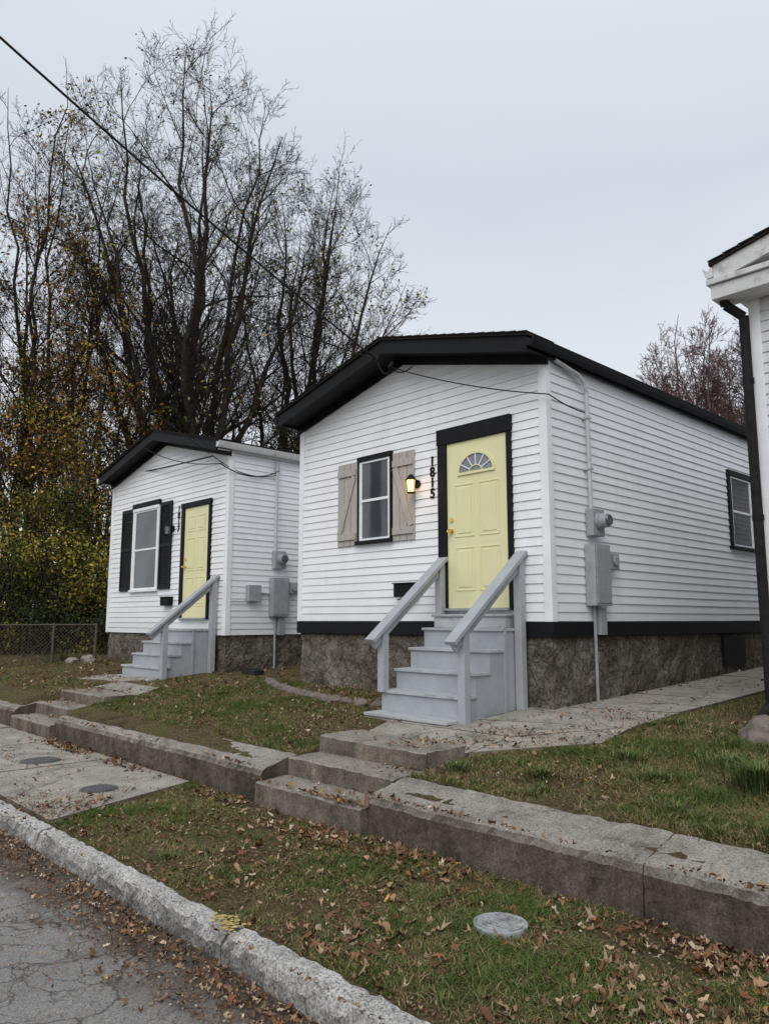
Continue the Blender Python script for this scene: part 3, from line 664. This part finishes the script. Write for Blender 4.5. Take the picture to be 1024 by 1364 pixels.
def tree(name,base,seed,env,kids,leafn,leafpal,leafsize,mat=None,trunk=.3,th=2.2,minr=.006,limb=.5,lowbias=1.5):
    """vase-shaped deciduous tree: limbs arc from the fork to points spread over the crown dome"""
    rnd=random.Random(seed); groups={}; tips=[]; c,r=Vector(env[0]),env[1]; base=Vector(base)
    def rv(): return Vector((rnd.gauss(0,1),rnd.gauss(0,1),rnd.gauss(0,1)))
    def outside(p,k=1.0): return ((p.x-c[0])/r[0])**2+((p.y-c[1])/r[1])**2+((p.z-c[2])/r[2])**2>k
    SEG=[7,14,8,6,4,3]; last=len(kids)
    def add(P,rad): groups.setdefault(len(P),[]).append(([tuple(p) for p in P],rad))
    def spawn(P,L,r0,lv):
        if lv>=last:
            tips.append(P[-1]); tips.append(P[len(P)//2]); return
        n=len(P); k=max(1,int(kids[lv]*rnd.uniform(.8,1.2)+.5)); a0=rnd.random()*6
        for j in range(k):
            t=(.12 if lv==1 else .15)+.86*((j+rnd.random())/k); t=min(t,.985)
            f=t*(n-1);i=min(int(f),n-2);q=P[i].lerp(P[i+1],f-i);dd=(P[i+1]-P[i]).normalized()
            ang=math.radians(rnd.uniform(20,48) if lv>1 else rnd.uniform(22,44))
            perp=dd.orthogonal().normalized(); perp.rotate(Matrix.Rotation(a0+j*2.4+rnd.uniform(-.5,.5),3,dd))
            nd=(dd*math.cos(ang)+perp*math.sin(ang)).normalized()
            if lv==1: nl=L*rnd.uniform(.20,.36)*(1.15-.55*t)
            else: nl=L*rnd.uniform(.36,.56)*(1.15-.5*t)
            lim=rnd.uniform(.85,1.2)
            for _ in range(6):
                if outside(q+nd*nl,lim): nl*=.82
            nr=max(minr,r0*(1-.78*t)*rnd.uniform(.34,.55))
            if nl>.10: grow(q,nd,nl,nr,lv+1)
    def grow(p,d,L,r0,lv):
        n=SEG[lv]; st=L/(n-1); P=[p.copy()];rad=[r0]; wob=(0,0,.14,.17,.2,.22)[lv]
        for i in range(1,n):
            d=(d+rv()*wob+Vector((0,0,.10*(1-abs(d.z))))).normalized(); p=p+d*st; P.append(p.copy()); rad.append(max(minr*.7,r0*(1-.85*i/(n-1))))
        add(P,rad); spawn(P,L,r0,lv)
    # trunk
    P=[];rad=[]; fork=Vector((base.x*.8+c.x*.2,base.y*.8+c.y*.2,base.z+th))
    for i in range(7): t=i/6; P.append(base.lerp(fork,t)+Vector((rnd.gauss(0,.03),rnd.gauss(0,.03),0))); rad.append(trunk*(1.25-.45*t if i else 1.5))
    add(P,rad); K=kids[0]
    for i in range(K):
        fr=math.sqrt((i+.4)/K)*.93; az=i*2.399+rnd.uniform(-.3,.3)
        zt=c.z+r[2]*math.sqrt(max(0,1-fr*fr))*rnd.uniform(.78,1.0)*(1 if fr<.7 else .85)
        T=Vector((c.x+r[0]*fr*math.cos(az),c.y+r[1]*fr*math.sin(az),zt))
        q=P[-1].lerp(P[3],rnd.random()*.8) if i>2 else P[-1].copy()
        L=(T-q).length; m1=q+Vector(((T.x-q.x)*.35,(T.y-q.y)*.35,L*.28)); m2=q.lerp(T,.62)+Vector((0,0,-L*.02))
        n=SEG[1]; B=[];rr=[]; r0=trunk*limb*rnd.uniform(.7,1.15); off=Vector((0,0,0))
        for j in range(n):
            t=j/(n-1); p=q*(1-t)**3+m1*3*t*(1-t)**2+m2*3*t*t*(1-t)+T*t**3
            if j: off=off*.8+rv()*L*.008
            B.append(p+off); rr.append(max(minr,r0*(1-t)**.85+minr))
        add(B,rr); spawn(B,L,r0,1)
    e=empty(name); tubes('trunk_and_branches',groups,mat or M['bark'],e)
    if leafn:
        T=np.array([tuple(t) for t in tips]); idx=RNG.integers(0,len(T),leafn)
        key=np.sin(T[idx,0]*1.3+seed)+np.cos(T[idx,2]*1.1)+np.sin(T[idx,1]*1.7)
        low=(T[idx,2]-base[2])/(c.z+r[2]-base[2])
        idx=idx[(key+RNG.normal(0,.8,leafn)+.9-low*lowbias)>0]
        leaves_at('leaves',T[idx]+RNG.normal(0,.10,(len(idx),3)),leafsize,leafpal,e)
    return e
YG=[(.12,.12,.04),(.20,.19,.05),(.26,.22,.06),(.16,.15,.04),(.28,.19,.05)]
OR=[(.15,.08,.03),(.26,.13,.035),(.36,.20,.045),(.20,.12,.035),(.30,.22,.06)]
GR=[(.025,.035,.014),(.04,.055,.02),(.08,.09,.025),(.19,.17,.035),(.32,.24,.045),(.06,.07,.02)]
GD=[(.02,.03,.014),(.03,.045,.018),(.05,.06,.022),(.03,.04,.015)]
tree('maple_tree',(-21.3,11.5,-.9),11,((-21.9,11.8,9.5),(5.0,5.0,11.3)),[13,15,8,6,4],11000,YG,.055,trunk=.34,th=3.2,limb=.48)
tree('maple_tree',(-21.2,15.3,-.9),23,((-20.2,16.5,8.2),(4.0,4.0,9.2)),[10,13,8,6,4],11000,YG,.06,trunk=.25,th=2.4,limb=.5)
tree('maple_tree',(-24.4,8.0,-.9),31,((-24.4,7.9,8.5),(3.4,3.4,10.2)),[9,13,8,5,4],16000,OR,.06,trunk=.25,th=2.5,limb=.5,lowbias=1.7)
tree('maple_tree',(-22.0,9.2,-.9),53,((-22.3,9.0,5.5),(2.3,2.3,6.5)),[7,10,7,5],9000,OR,.06,trunk=.15,th=1.5,limb=.5,lowbias=.8)
tree('maple_tree',(-29,16,-.9),59,((-29,16,8),(4,4,8)),[8,10,7,5],1500,YG,.08,trunk=.2,minr=.009)
RD=[(.19,.10,.09),(.15,.08,.07),(.23,.13,.11)]
tree('bare_tree',(-15.9,36.9,-.7),61,((-15.9,36.9,8.7),(3.5,3.5,7.2)),[12,12,8,6,4],16000,RD,.045,M['barkred'],trunk=.24,th=2,minr=.011,lowbias=.3)
tree('bare_tree',(-13.2,38.5,-.7),67,((-13.2,38.5,8.4),(3.6,3.6,7.2)),[12,12,8,6,4],16000,RD,.045,M['barkred'],trunk=.24,th=2,minr=.011,lowbias=.3)
def cloud(name,blobs,size,pal,parent=None):
    C=[]
    for c,r,n in blobs:
        p=RNG.normal(0,1,(n,3)); p/=np.linalg.norm(p,axis=1,keepdims=True); p*=RNG.uniform(.1,1.0,(n,1))**.45
        p*=(1+RNG.normal(0,.16,(n,1)))
        p=p*np.array(r)
        k=np.sin(p[:,0]*4.1+c[0])+np.sin(p[:,1]*3.7+c[1])+np.sin(p[:,2]*4.3+c[2])
        C.append((p+np.array(c))[k+RNG.normal(0,.6,n)>-.1])
    C=np.concatenate(C); return leaves_at(name,C,size,pal,parent)
def shrub(name,blobs,size,pal,seed):
    e=empty(name); cloud('leaves',blobs,size,pal,e); rnd=random.Random(seed); g={}
    for c,r,n in blobs:
        for i in range(26):
            a=Vector((c[0]+rnd.gauss(0,r[0]*.3),c[1]+rnd.gauss(0,r[1]*.3),-1.0)); b=Vector((c[0]+rnd.gauss(0,r[0]*.6),c[1]+rnd.gauss(0,r[1]*.6),c[2]+r[2]*rnd.uniform(.2,1.25)))
            pts=[];rad=[]
            for k in range(6): t=k/5; q=a.lerp(b,t)+Vector((rnd.gauss(0,.12),rnd.gauss(0,.12),0)); pts.append(tuple(q)); rad.append(.025*(1-t)+.006)
            g.setdefault(6,[]).append((pts,rad))
    tubes('stems',g,M['bark'],e); return e
shrub('overgrown_shrub',[((-18.3,7.8,.3),(1.5,1.1,1.5),14000),((-19.8,7.2,1.6),(1.6,1.4,2.2),16000),((-20.8,6.2,.6),(1.8,1.3,2.0),13000),((-17.3,9.2,.9),(1.2,1.2,2.0),8000)],.05,GR,1)
shrub('evergreen_shrub',[((-19.0,6.9,-.2),(1.6,.8,.75),12000),((-17.0,7.9,-.3),(.9,.8,.7),6000)],.045,GD,4)
shrub('vine_covered_thicket',[((-22.0,8.2,3.6),(1.5,1.4,2.8),13000),((-23.9,7.6,5.6),(1.4,1.3,3.6),15000),((-20.6,8.4,2.6),(1.0,1.0,2.0),4000)],.055,OR+GR[2:5]+GR[:2],2)
shrub('overgrown_shrub',[((-19.5,16.5,2.2),(2.0,2,2.2),5000),((-17.8,18.0,2.2),(1.8,2,2.4),5000),((-23.5,13.8,1.3),(2.5,2,2.6),6000)],.06,YG+GR[1:3],3)
bl=[]
rr=random.Random(5)
for i in range(36):
    x=-75+i*3.4+rr.uniform(-1,1); y=48+rr.uniform(-4,6)+ (0 if x>-40 else (-40-x)*-.9)
    bl.append(((x,y,1.2+rr.uniform(0,1.2)),(3,2.5,3.2+rr.random()*1.5),900))
for i in range(14): bl.append(((-38+rr.uniform(-4,3),6+i*2.4-8,1.2),(2.5,2.5,3.2),1000))
cloud('distant_trees',bl,.24,[(.07,.06,.04),(.09,.075,.05),(.12,.09,.055),(.10,.08,.045)])
# ------------------------------------------------------------------ fence
e=empty('chain_link_fence'); mb=MB()
fp=[(-15.75,6.7),(-15.95,5.9),(-16.15,4.9),(-17.8,4.7),(-20,4.6)]
for (x,y) in fp: mb.cyl((x,y,-1.0),(x,y,-.08),.028,seg=8)
for a,b in zip(fp,fp[1:]): mb.cyl((*a,-.11),(*b,-.11),.018,seg=8)
mb.obj('posts_and_rail',[M['wire']],e)
g={}
for a,b in zip(fp,fp[1:]):
    a=Vector((*a,0));b=Vector((*b,0));L=(b-a).length;d=(b-a)/L;hh=.74;s=-hh
    while s<L:
        for sg in(1,-1):
            z0,z1=(-.86,-.86+hh) if sg>0 else (-.86+hh,-.86)
            t0=max(0,-s/hh);t1=min(1,(L-s)/hh)
            if t1-t0>.02:
                A0=a+d*(s+t0*hh);A1=a+d*(s+t1*hh);A0.z=z0+(z1-z0)*t0;A1.z=z0+(z1-z0)*t1
                g.setdefault(2,[]).append(([tuple(A0),tuple(A1)],[.0035,.0035]))
        s+=.075
tubes('wire_mesh',g,M['wire'],e)
# ------------------------------------------------------------------ stones
def rock(name,c,r,mat,seed,parent=None):
    import bmesh
    bm=bmesh.new(); bmesh.ops.create_icosphere(bm,subdivisions=3,radius=1)
    for v in bm.verts:
        d=1+.25*noise.noise(v.co*1.3+Vector((seed,0,0)))+.1*noise.noise(v.co*4+Vector((seed,3,0)))
        v.co=Vector((v.co.x*r[0]*d+c[0],v.co.y*r[1]*d+c[1],v.co.z*r[2]*d+c[2]))
    me=bpy.data.meshes.new(name); bm.to_mesh(me); bm.free(); me.materials.append(mat); return link(bpy.data.objects.new(name,me),parent)
rock('boulder',(-2.38,6.6,-.97),(.27,.22,.19),M['stone'],1.5)
e=empty('landscape_edging')
pts=[(-9.4,6.62),(-8.9,6.38),(-8.3,6.2),(-7.7,6.08),(-7.1,6.03),(-6.6,6.05),(-6.3,6.1)]
k=0
for a,b in zip(pts,pts[1:]):
    L=math.dist(a,b); n=int(L/.2)
    for i in range(n):
        t=(i+.5)/n; x=a[0]+(b[0]-a[0])*t;y=a[1]+(b[1]-a[1])*t; k+=1
        rock('edging_stone',(x,y,hbase(x,y)+.02),(.11,.075,.055),M['stone'],k*1.7,e)
mb=MB(); mb.box(-10.55,-10.2,6.9,7.1,-.93,-.80); mb.box(-10.5,-10.25,6.93,7.07,-.80,-.78); mb.obj('black_plastic_tray',[M['plasticblk']],None,.02)
rock('rubble',(-15.1,6.3,-.82),(.2,.14,.12),M['stepconc'],7); rock('rubble',(-15.4,6.1,-.85),(.14,.14,.1),M['stepconc'],9)
# ------------------------------------------------------------------ grass + leaves
def onpad(x,y): return y<3.74 and x<-5.98-(y-2.27)*.36
def onpath(x,y):
    if -5.72<x<-4.15 and 4.85<y<5.6: return True
    if -12.75<x<-11.2 and 5.1<y<6.9: return True
    if -4.95<x<-3.45 and y>max(4.9,4.95+(x+4.14)*1.1): return True
    return False
def occupied(x,y):
    if y<2.26: return True
    if 3.74<y<4.15: return True
    if y>=6.80 and (-9.0<x<-4.57 or -15.6<x<-10.9): return True
    if y>7.28 and x>-2.6: return True
    for a,b in gaps:
        if a<x<b and 3.6<y<4.87: return True
    if -6.2<x<-4.9 and 5.5<y: return True
    return onpad(x,y) or onpath(x,y)
def grass(name,regions,parent=None):
    C=[];Hh=[]
    for x0,x1,y0,y1,n,hh,cl in regions:
        x=RNG.uniform(x0,x1,n);y=RNG.uniform(y0,y1,n)
        for a,b in zip(x,y):
            v=nz3(a,b,3,1.1)+.8*nz3(a,b,7,3.5)+.5*nz3(a,b,9,11)
            if v+random.gauss(0,.18)<cl or occupied(a,b): continue
            C.append((a,b,h(a,b)-.004,max(0,v))); Hh.append(hh*random.uniform(.4,1.3)*(1+.8*max(0,v)))
    C=np.array(C);Hh=np.array(Hh);n=len(C); a=RNG.uniform(0,2*np.pi,n); w=RNG.uniform(.0015,.0032,n)
    lean=RNG.normal(0,.9,(n,2))*Hh[:,None]
    p=C[:,:3]; d=np.stack([np.cos(a)*w,np.sin(a)*w,np.zeros(n)],1)
    mid=p+np.concatenate([lean*.35,(Hh*.55)[:,None]],1); tip=p+np.concatenate([lean,(Hh*.8)[:,None]],1)
    V=np.stack([p-d,p+d,mid+d*.7,mid-d*.7,tip],1).reshape(-1,3)
    i=np.arange(n)*5
    g=np.array([[.10,.14,.04],[.14,.17,.05],[.075,.11,.032],[.26,.215,.105],[.34,.27,.15],[.18,.15,.07]])
    pr=RNG.random(n); wet=C[:,3]
    idx=np.where(pr<.26+wet*1.1,RNG.integers(0,3,n),RNG.integers(3,6,n)); c=g[idx]*RNG.uniform(.6,1.2,(n,1))
    Tr=np.concatenate([np.stack([i,i+1,i+2],1),np.stack([i,i+2,i+3],1),np.stack([i+3,i+2,i+4],1)])
    return np_mesh(name,V,Tr,M['grassb'],parent,np.repeat(c,5,axis=0))
grass('grass',[(-6.7,-.2,2.26,3.76,150000,.027,-.08),(-4.6,.8,4.14,7.3,115000,.036,-.28),(-3.5,-.5,4.14,5.5,35000,.04,-.15),(-3.5,-2.6,7.2,12,14000,.04,-.3),(-10.2,-5.4,4.14,6.8,95000,.028,-.15),(-16,-10,4.2,6.8,45000,.032,-.15)])
def tuft(cx,cy,n,hh,sp):
    V=[];c=[];F=[]
    for i in range(n):
        a=random.random()*6.28;r=abs(random.gauss(0,.6))*sp;x=cx+r*math.cos(a);y=cy+r*math.sin(a);z=h(x,y)-.01
        L=hh*random.uniform(.4,1.2);b=a+random.gauss(0,.7);o=random.uniform(.15,1.0)*L;w=.0028
        px,py=-math.sin(b)*w,math.cos(b)*w;k=len(V)
        V+= [(x-px,y-py,z),(x+px,y+py,z),(x+px+math.cos(b)*o*.35,y+py+math.sin(b)*o*.35,z+L*.6),(x-px+math.cos(b)*o*.35,y-py+math.sin(b)*o*.35,z+L*.6),(x+math.cos(b)*o,y+math.sin(b)*o,z+L*.7)]
        F+=[(k,k+1,k+2),(k,k+2,k+3),(k+3,k+2,k+4)]
        q=random.choice([(.08,.125,.035),(.11,.16,.05),(.06,.09,.028),(.19,.18,.08)]); s=random.uniform(.7,1.2); c+=[tuple(u*s for u in q)]*5
    return V,F,c
AV=[];AF=[];AC=[]
TT=[(-1.95,5.15,700,.24,.16),(-1.7,5.35,500,.2,.15),(-3.3,4.7,260,.10,.16),(-2.6,5.0,260,.11,.16),(-1.5,4.35,400,.15,.16),(-3.0,5.4,260,.12,.2),(-2.2,4.5,250,.09,.15),(-3.9,4.5,200,.10,.15),(-4.62,2.5,100,.06,.1),(-2.3,5.6,400,.14,.2),(-16.2,6.2,300,.3,.5)]
for i in range(30): TT.append((random.uniform(-4,-.8),random.uniform(4.2,6.8),70,random.uniform(.05,.10),.10))
for i in range(30): TT.append((random.uniform(-5.6,-.8),random.uniform(2.35,3.6),60,random.uniform(.03,.055),.09))
for t in TT:
    if occupied(t[0],t[1]): continue
    v,f,c=tuft(*t); o=len(AV); AV+=v; AF+=[tuple(i+o for i in q) for q in f]; AC+=c
np_mesh('grass_tufts',AV,AF,M['grassb'],None,np.array(AC))
def scatter(regions,sparse=True):
    pts=[]
    for x0,x1,y0,y1,n,s in regions:
        for _ in range(n):
            x=random.uniform(x0,x1); y=y0+(y1-y0)*random.random()
            g=any(a<x<b for a,b in gaps)
            if 3.72<y<4.16 and not g: z=-1.225+(y-3.8)*.2+.022
            elif g and 3.68<y<4.87: z=(-1.31 if y<4.03 else -1.16 if y<4.38 else -1.01)+.006
            elif y>6.8 and (-9.0<x<-4.57 or -15.6<x<-10.9): continue
            elif y<2.09: z=ST+.004
            elif y<2.26: z=-1.482
            elif -6.2<x<-4.95 and 5.55<y<6.84: continue
            elif -12.7<x<-11.2 and 5.6<y<6.84: continue
            else: z=(-1.478 if onpad(x,y) else hbase(x,y)+.028) if (onpad(x,y) or onpath(x,y)) else h(x,y)+.008
            if sparse and y>2.3 and nz3(x,y,11,1.3)+.6*nz3(x,y,5,4)+random.gauss(0,.3)<-.05: continue
            pts.append((x,y,z+random.uniform(0,.008),s*(.35+.9*random.random()**1.6)))
    return np.array(pts)
pal=np.array([[.22,.135,.08],[.30,.19,.115],[.17,.09,.05],[.40,.29,.19],[.11,.06,.038],[.22,.105,.055],[.50,.41,.31],[.19,.08,.045],[.44,.29,.07],[.36,.14,.04]])
pw=np.array([.2,.18,.17,.11,.14,.08,.06,.06,.01,.012]); pw/=pw.sum()
def fallen(name,regions):
    P=scatter(regions); n=len(P)
    base=np.array([[1,.42,.85,.35,.75,.3,.25,.3,.75,.35,.85,.42],[1,.8,.6,.5,.45,.5,.6,.5,.45,.5,.6,.8],[.9,.6,.95,.5,.5,.4,.3,.6,.5,.3,.6,.5]])
    rad=base[RNG.integers(0,3,n)]*RNG.uniform(.65,1.2,(n,12)); ang=np.arange(12)*np.pi/6
    rot=RNG.uniform(0,2*np.pi,n); tx=RNG.normal(0,.35,n);ty=RNG.normal(0,.35,n); curl=RNG.uniform(-.3,.9,n); fold=RNG.uniform(0,.9,n)
    sq=RNG.uniform(.45,1,n)[:,None]
    a=np.broadcast_to(ang[None,:],(n,12)); r=rad*P[:,3:4]; ux=np.cos(a)*r;uy=np.sin(a)*r*sq
    lz=tx[:,None]*ux+ty[:,None]*uy+curl[:,None]*r*r/P[:,3:4]*.7+fold[:,None]*np.abs(uy)+RNG.normal(0,.12,(n,12))*P[:,3:4]
    cr=np.cos(rot)[:,None];sr=np.sin(rot)[:,None]; lx=ux*cr-uy*sr;ly=ux*sr+uy*cr
    zmin=np.minimum(lz.min(axis=1,keepdims=True),0)*.6
    V=np.concatenate([np.stack([P[:,0:1]+lx,P[:,1:2]+ly,P[:,2:3]+lz-zmin],2),np.stack([P[:,0],P[:,1],P[:,2]-zmin[:,0]],1)[:,None,:]],1).reshape(-1,3)
    b=np.arange(n)[:,None]*13; j=np.arange(12)[None,:]; F=np.stack([b+j,b+(j+1)%12,np.broadcast_to(b+12,(n,12))],2).reshape(-1,3)
    c=pal[RNG.choice(10,n,p=pw)]*RNG.uniform(.6,1.2,(n,1))
    return np_mesh(name,V,F,M['leaf'],None,np.repeat(c,13,axis=0))
fallen('fallen_leaves',[(-6.6,-.3,2.28,3.75,4600,.034),(-5,-.5,3.35,3.76,2200,.037),(-3.2,-1.0,2.3,3.2,600,.04),(-7,-1.5,1.9,2.1,1100,.026),(-4.5,-1.8,1.6,2.1,300,.028),(-12,-2,0,2.0,70,.03),
 (-9.9,-5.4,3.5,3.75,1300,.038),(-14,-6,2.3,3.7,600,.033),(-16,-5.5,4.15,6.8,6000,.036),(-4.6,-.5,4.15,7.2,2300,.032),(-5.4,-4.1,3.7,4.85,170,.03),(-11.3,-10,3.7,4.85,120,.035),(-9.9,1,3.76,4.15,120,.026),(-20,-15,4.2,7,900,.045),(-4.6,-3.5,7,12,150,.035),(-3.5,-2.6,7,12,300,.035),(-5.2,-4.0,4.9,6,90,.03),(-10.9,-9,6.8,10,500,.04),(-12,-6,2.0,2.3,250,.028),(-4.7,-4.5,7,12,160,.03),(-9,-6.2,6.2,6.8,500,.035)])
P=scatter([(-7,-.3,2.26,3.76,26000,.011),(-7,-1,3.6,3.76,3000,.012),(-8,-1.2,1.75,2.1,8000,.009),(-8,-1.2,1.3,1.9,2500,.008),(-16,-5.5,4.15,6.8,16000,.014),(-4.6,-.5,4.15,7.2,12000,.012),(-3.5,-2.6,7,12,2500,.013),(-5.4,-4.1,3.7,4.85,700,.009),(-14,-6,2.27,3.7,3500,.01),(-9.9,0,3.76,4.15,1500,.007),(-4.9,-3.5,5,9,900,.009)])
n=len(P); nr=RNG.normal(0,.5,(n,3)); nr[:,2]+=1; nr/=np.linalg.norm(nr,axis=1,keepdims=True); u=np.cross(nr,RNG.normal(0,1,(n,3)));u/=np.linalg.norm(u,axis=1,keepdims=True);v=np.cross(nr,u);s=P[:,3:4]; as_=RNG.uniform(.2,.9,(n,1))
V=np.stack([P[:,:3]-u*s,P[:,:3]-v*s*as_+u*s*.3,P[:,:3]+u*s*.9,P[:,:3]+v*s*as_],1).reshape(-1,3); c=pal[RNG.choice(10,n,p=pw)]*RNG.uniform(.45,1.15,(n,1))
np_mesh('leaf_litter',V,np.arange(n*4).reshape(n,4),M['leaf'],None,np.repeat(c,4,axis=0))
g={}
for _ in range(160):
    x=random.uniform(-9,-.8);y=random.choice([random.uniform(2.3,3.7),random.uniform(4.2,6.6)])
    if occupied(x,y): continue
    a=random.random()*6.28;L=random.uniform(.05,.2); z=h(x,y)+.02
    g.setdefault(3,[]).append(([(x,y,z),(x+math.cos(a)*L*.5,y+math.sin(a)*L*.5,z+.008),(x+math.cos(a+.2)*L,y+math.sin(a+.2)*L,z)],[.003,.0025,.0015]))
tubes('fallen_twigs',g,M['bark'])
# ------------------------------------------------------------------ world, sun, camera
w=bpy.data.worlds.new('World'); S.world=w; w.use_nodes=True; nt=w.node_tree; nt.nodes.clear()
out=nt.nodes.new('ShaderNodeOutputWorld'); b1=nt.nodes.new('ShaderNodeBackground'); b2=nt.nodes.new('ShaderNodeBackground'); mx=nt.nodes.new('ShaderNodeMixShader')
sky=nt.nodes.new('ShaderNodeTexSky'); sky.sky_type='NISHITA'; sky.sun_disc=False; sky.sun_elevation=math.radians(43); sky.sun_rotation=math.radians(151)
nt.links.new(sky.outputs[0],b1.inputs[0]); b1.inputs[1].default_value=.09
tc=nt.nodes.new('ShaderNodeTexCoord'); sp=nt.nodes.new('ShaderNodeSeparateXYZ'); nt.links.new(tc.outputs['Generated'],sp.inputs[0])
nf=noise_n(nt,tc.outputs['Generated'],1.8,4,.5,.3,stretch=(1,1,2.5))
zz=math_n(nt,'ADD',sp.outputs['Z'],math_n(nt,'MULTIPLY',math_n(nt,'SUBTRACT',nf,.5),.22))
c=ramp(nt,zz,[(0.0,(.76,.775,.80)),(.25,(.73,.755,.795)),(.5,(.60,.645,.71)),(.75,(.72,.755,.81)),(1.0,(.92,.95,.98))])
nt.links.new(c,b2.inputs[0]); b2.inputs[1].default_value=1.2
mx.inputs[0].default_value=.88; nt.links.new(b1.outputs[0],mx.inputs[1]); nt.links.new(b2.outputs[0],mx.inputs[2]); nt.links.new(mx.outputs[0],out.inputs[0])
l=bpy.data.lights.new('sun','SUN'); l.energy=1.5; l.angle=math.radians(45); l.color=(1,.97,.93)
so=bpy.data.objects.new('sun',l); d=Vector((.5,-.9,.95)); so.rotation_euler=d.to_track_quat('Z','Y').to_euler(); link(so)
cam=bpy.data.cameras.new('camera'); cam.sensor_fit='VERTICAL'; cam.sensor_height=24; cam.lens=24*1005/1364; cam.clip_end=2000; cam.clip_start=.05
co=bpy.data.objects.new('camera',cam); co.location=(0,0,0); co.rotation_euler=(math.radians(98.1),0,math.radians(46.3)); link(co); S.camera=co
S.view_settings.view_transform='Standard'; S.view_settings.look='None'; S.view_settings.exposure=0
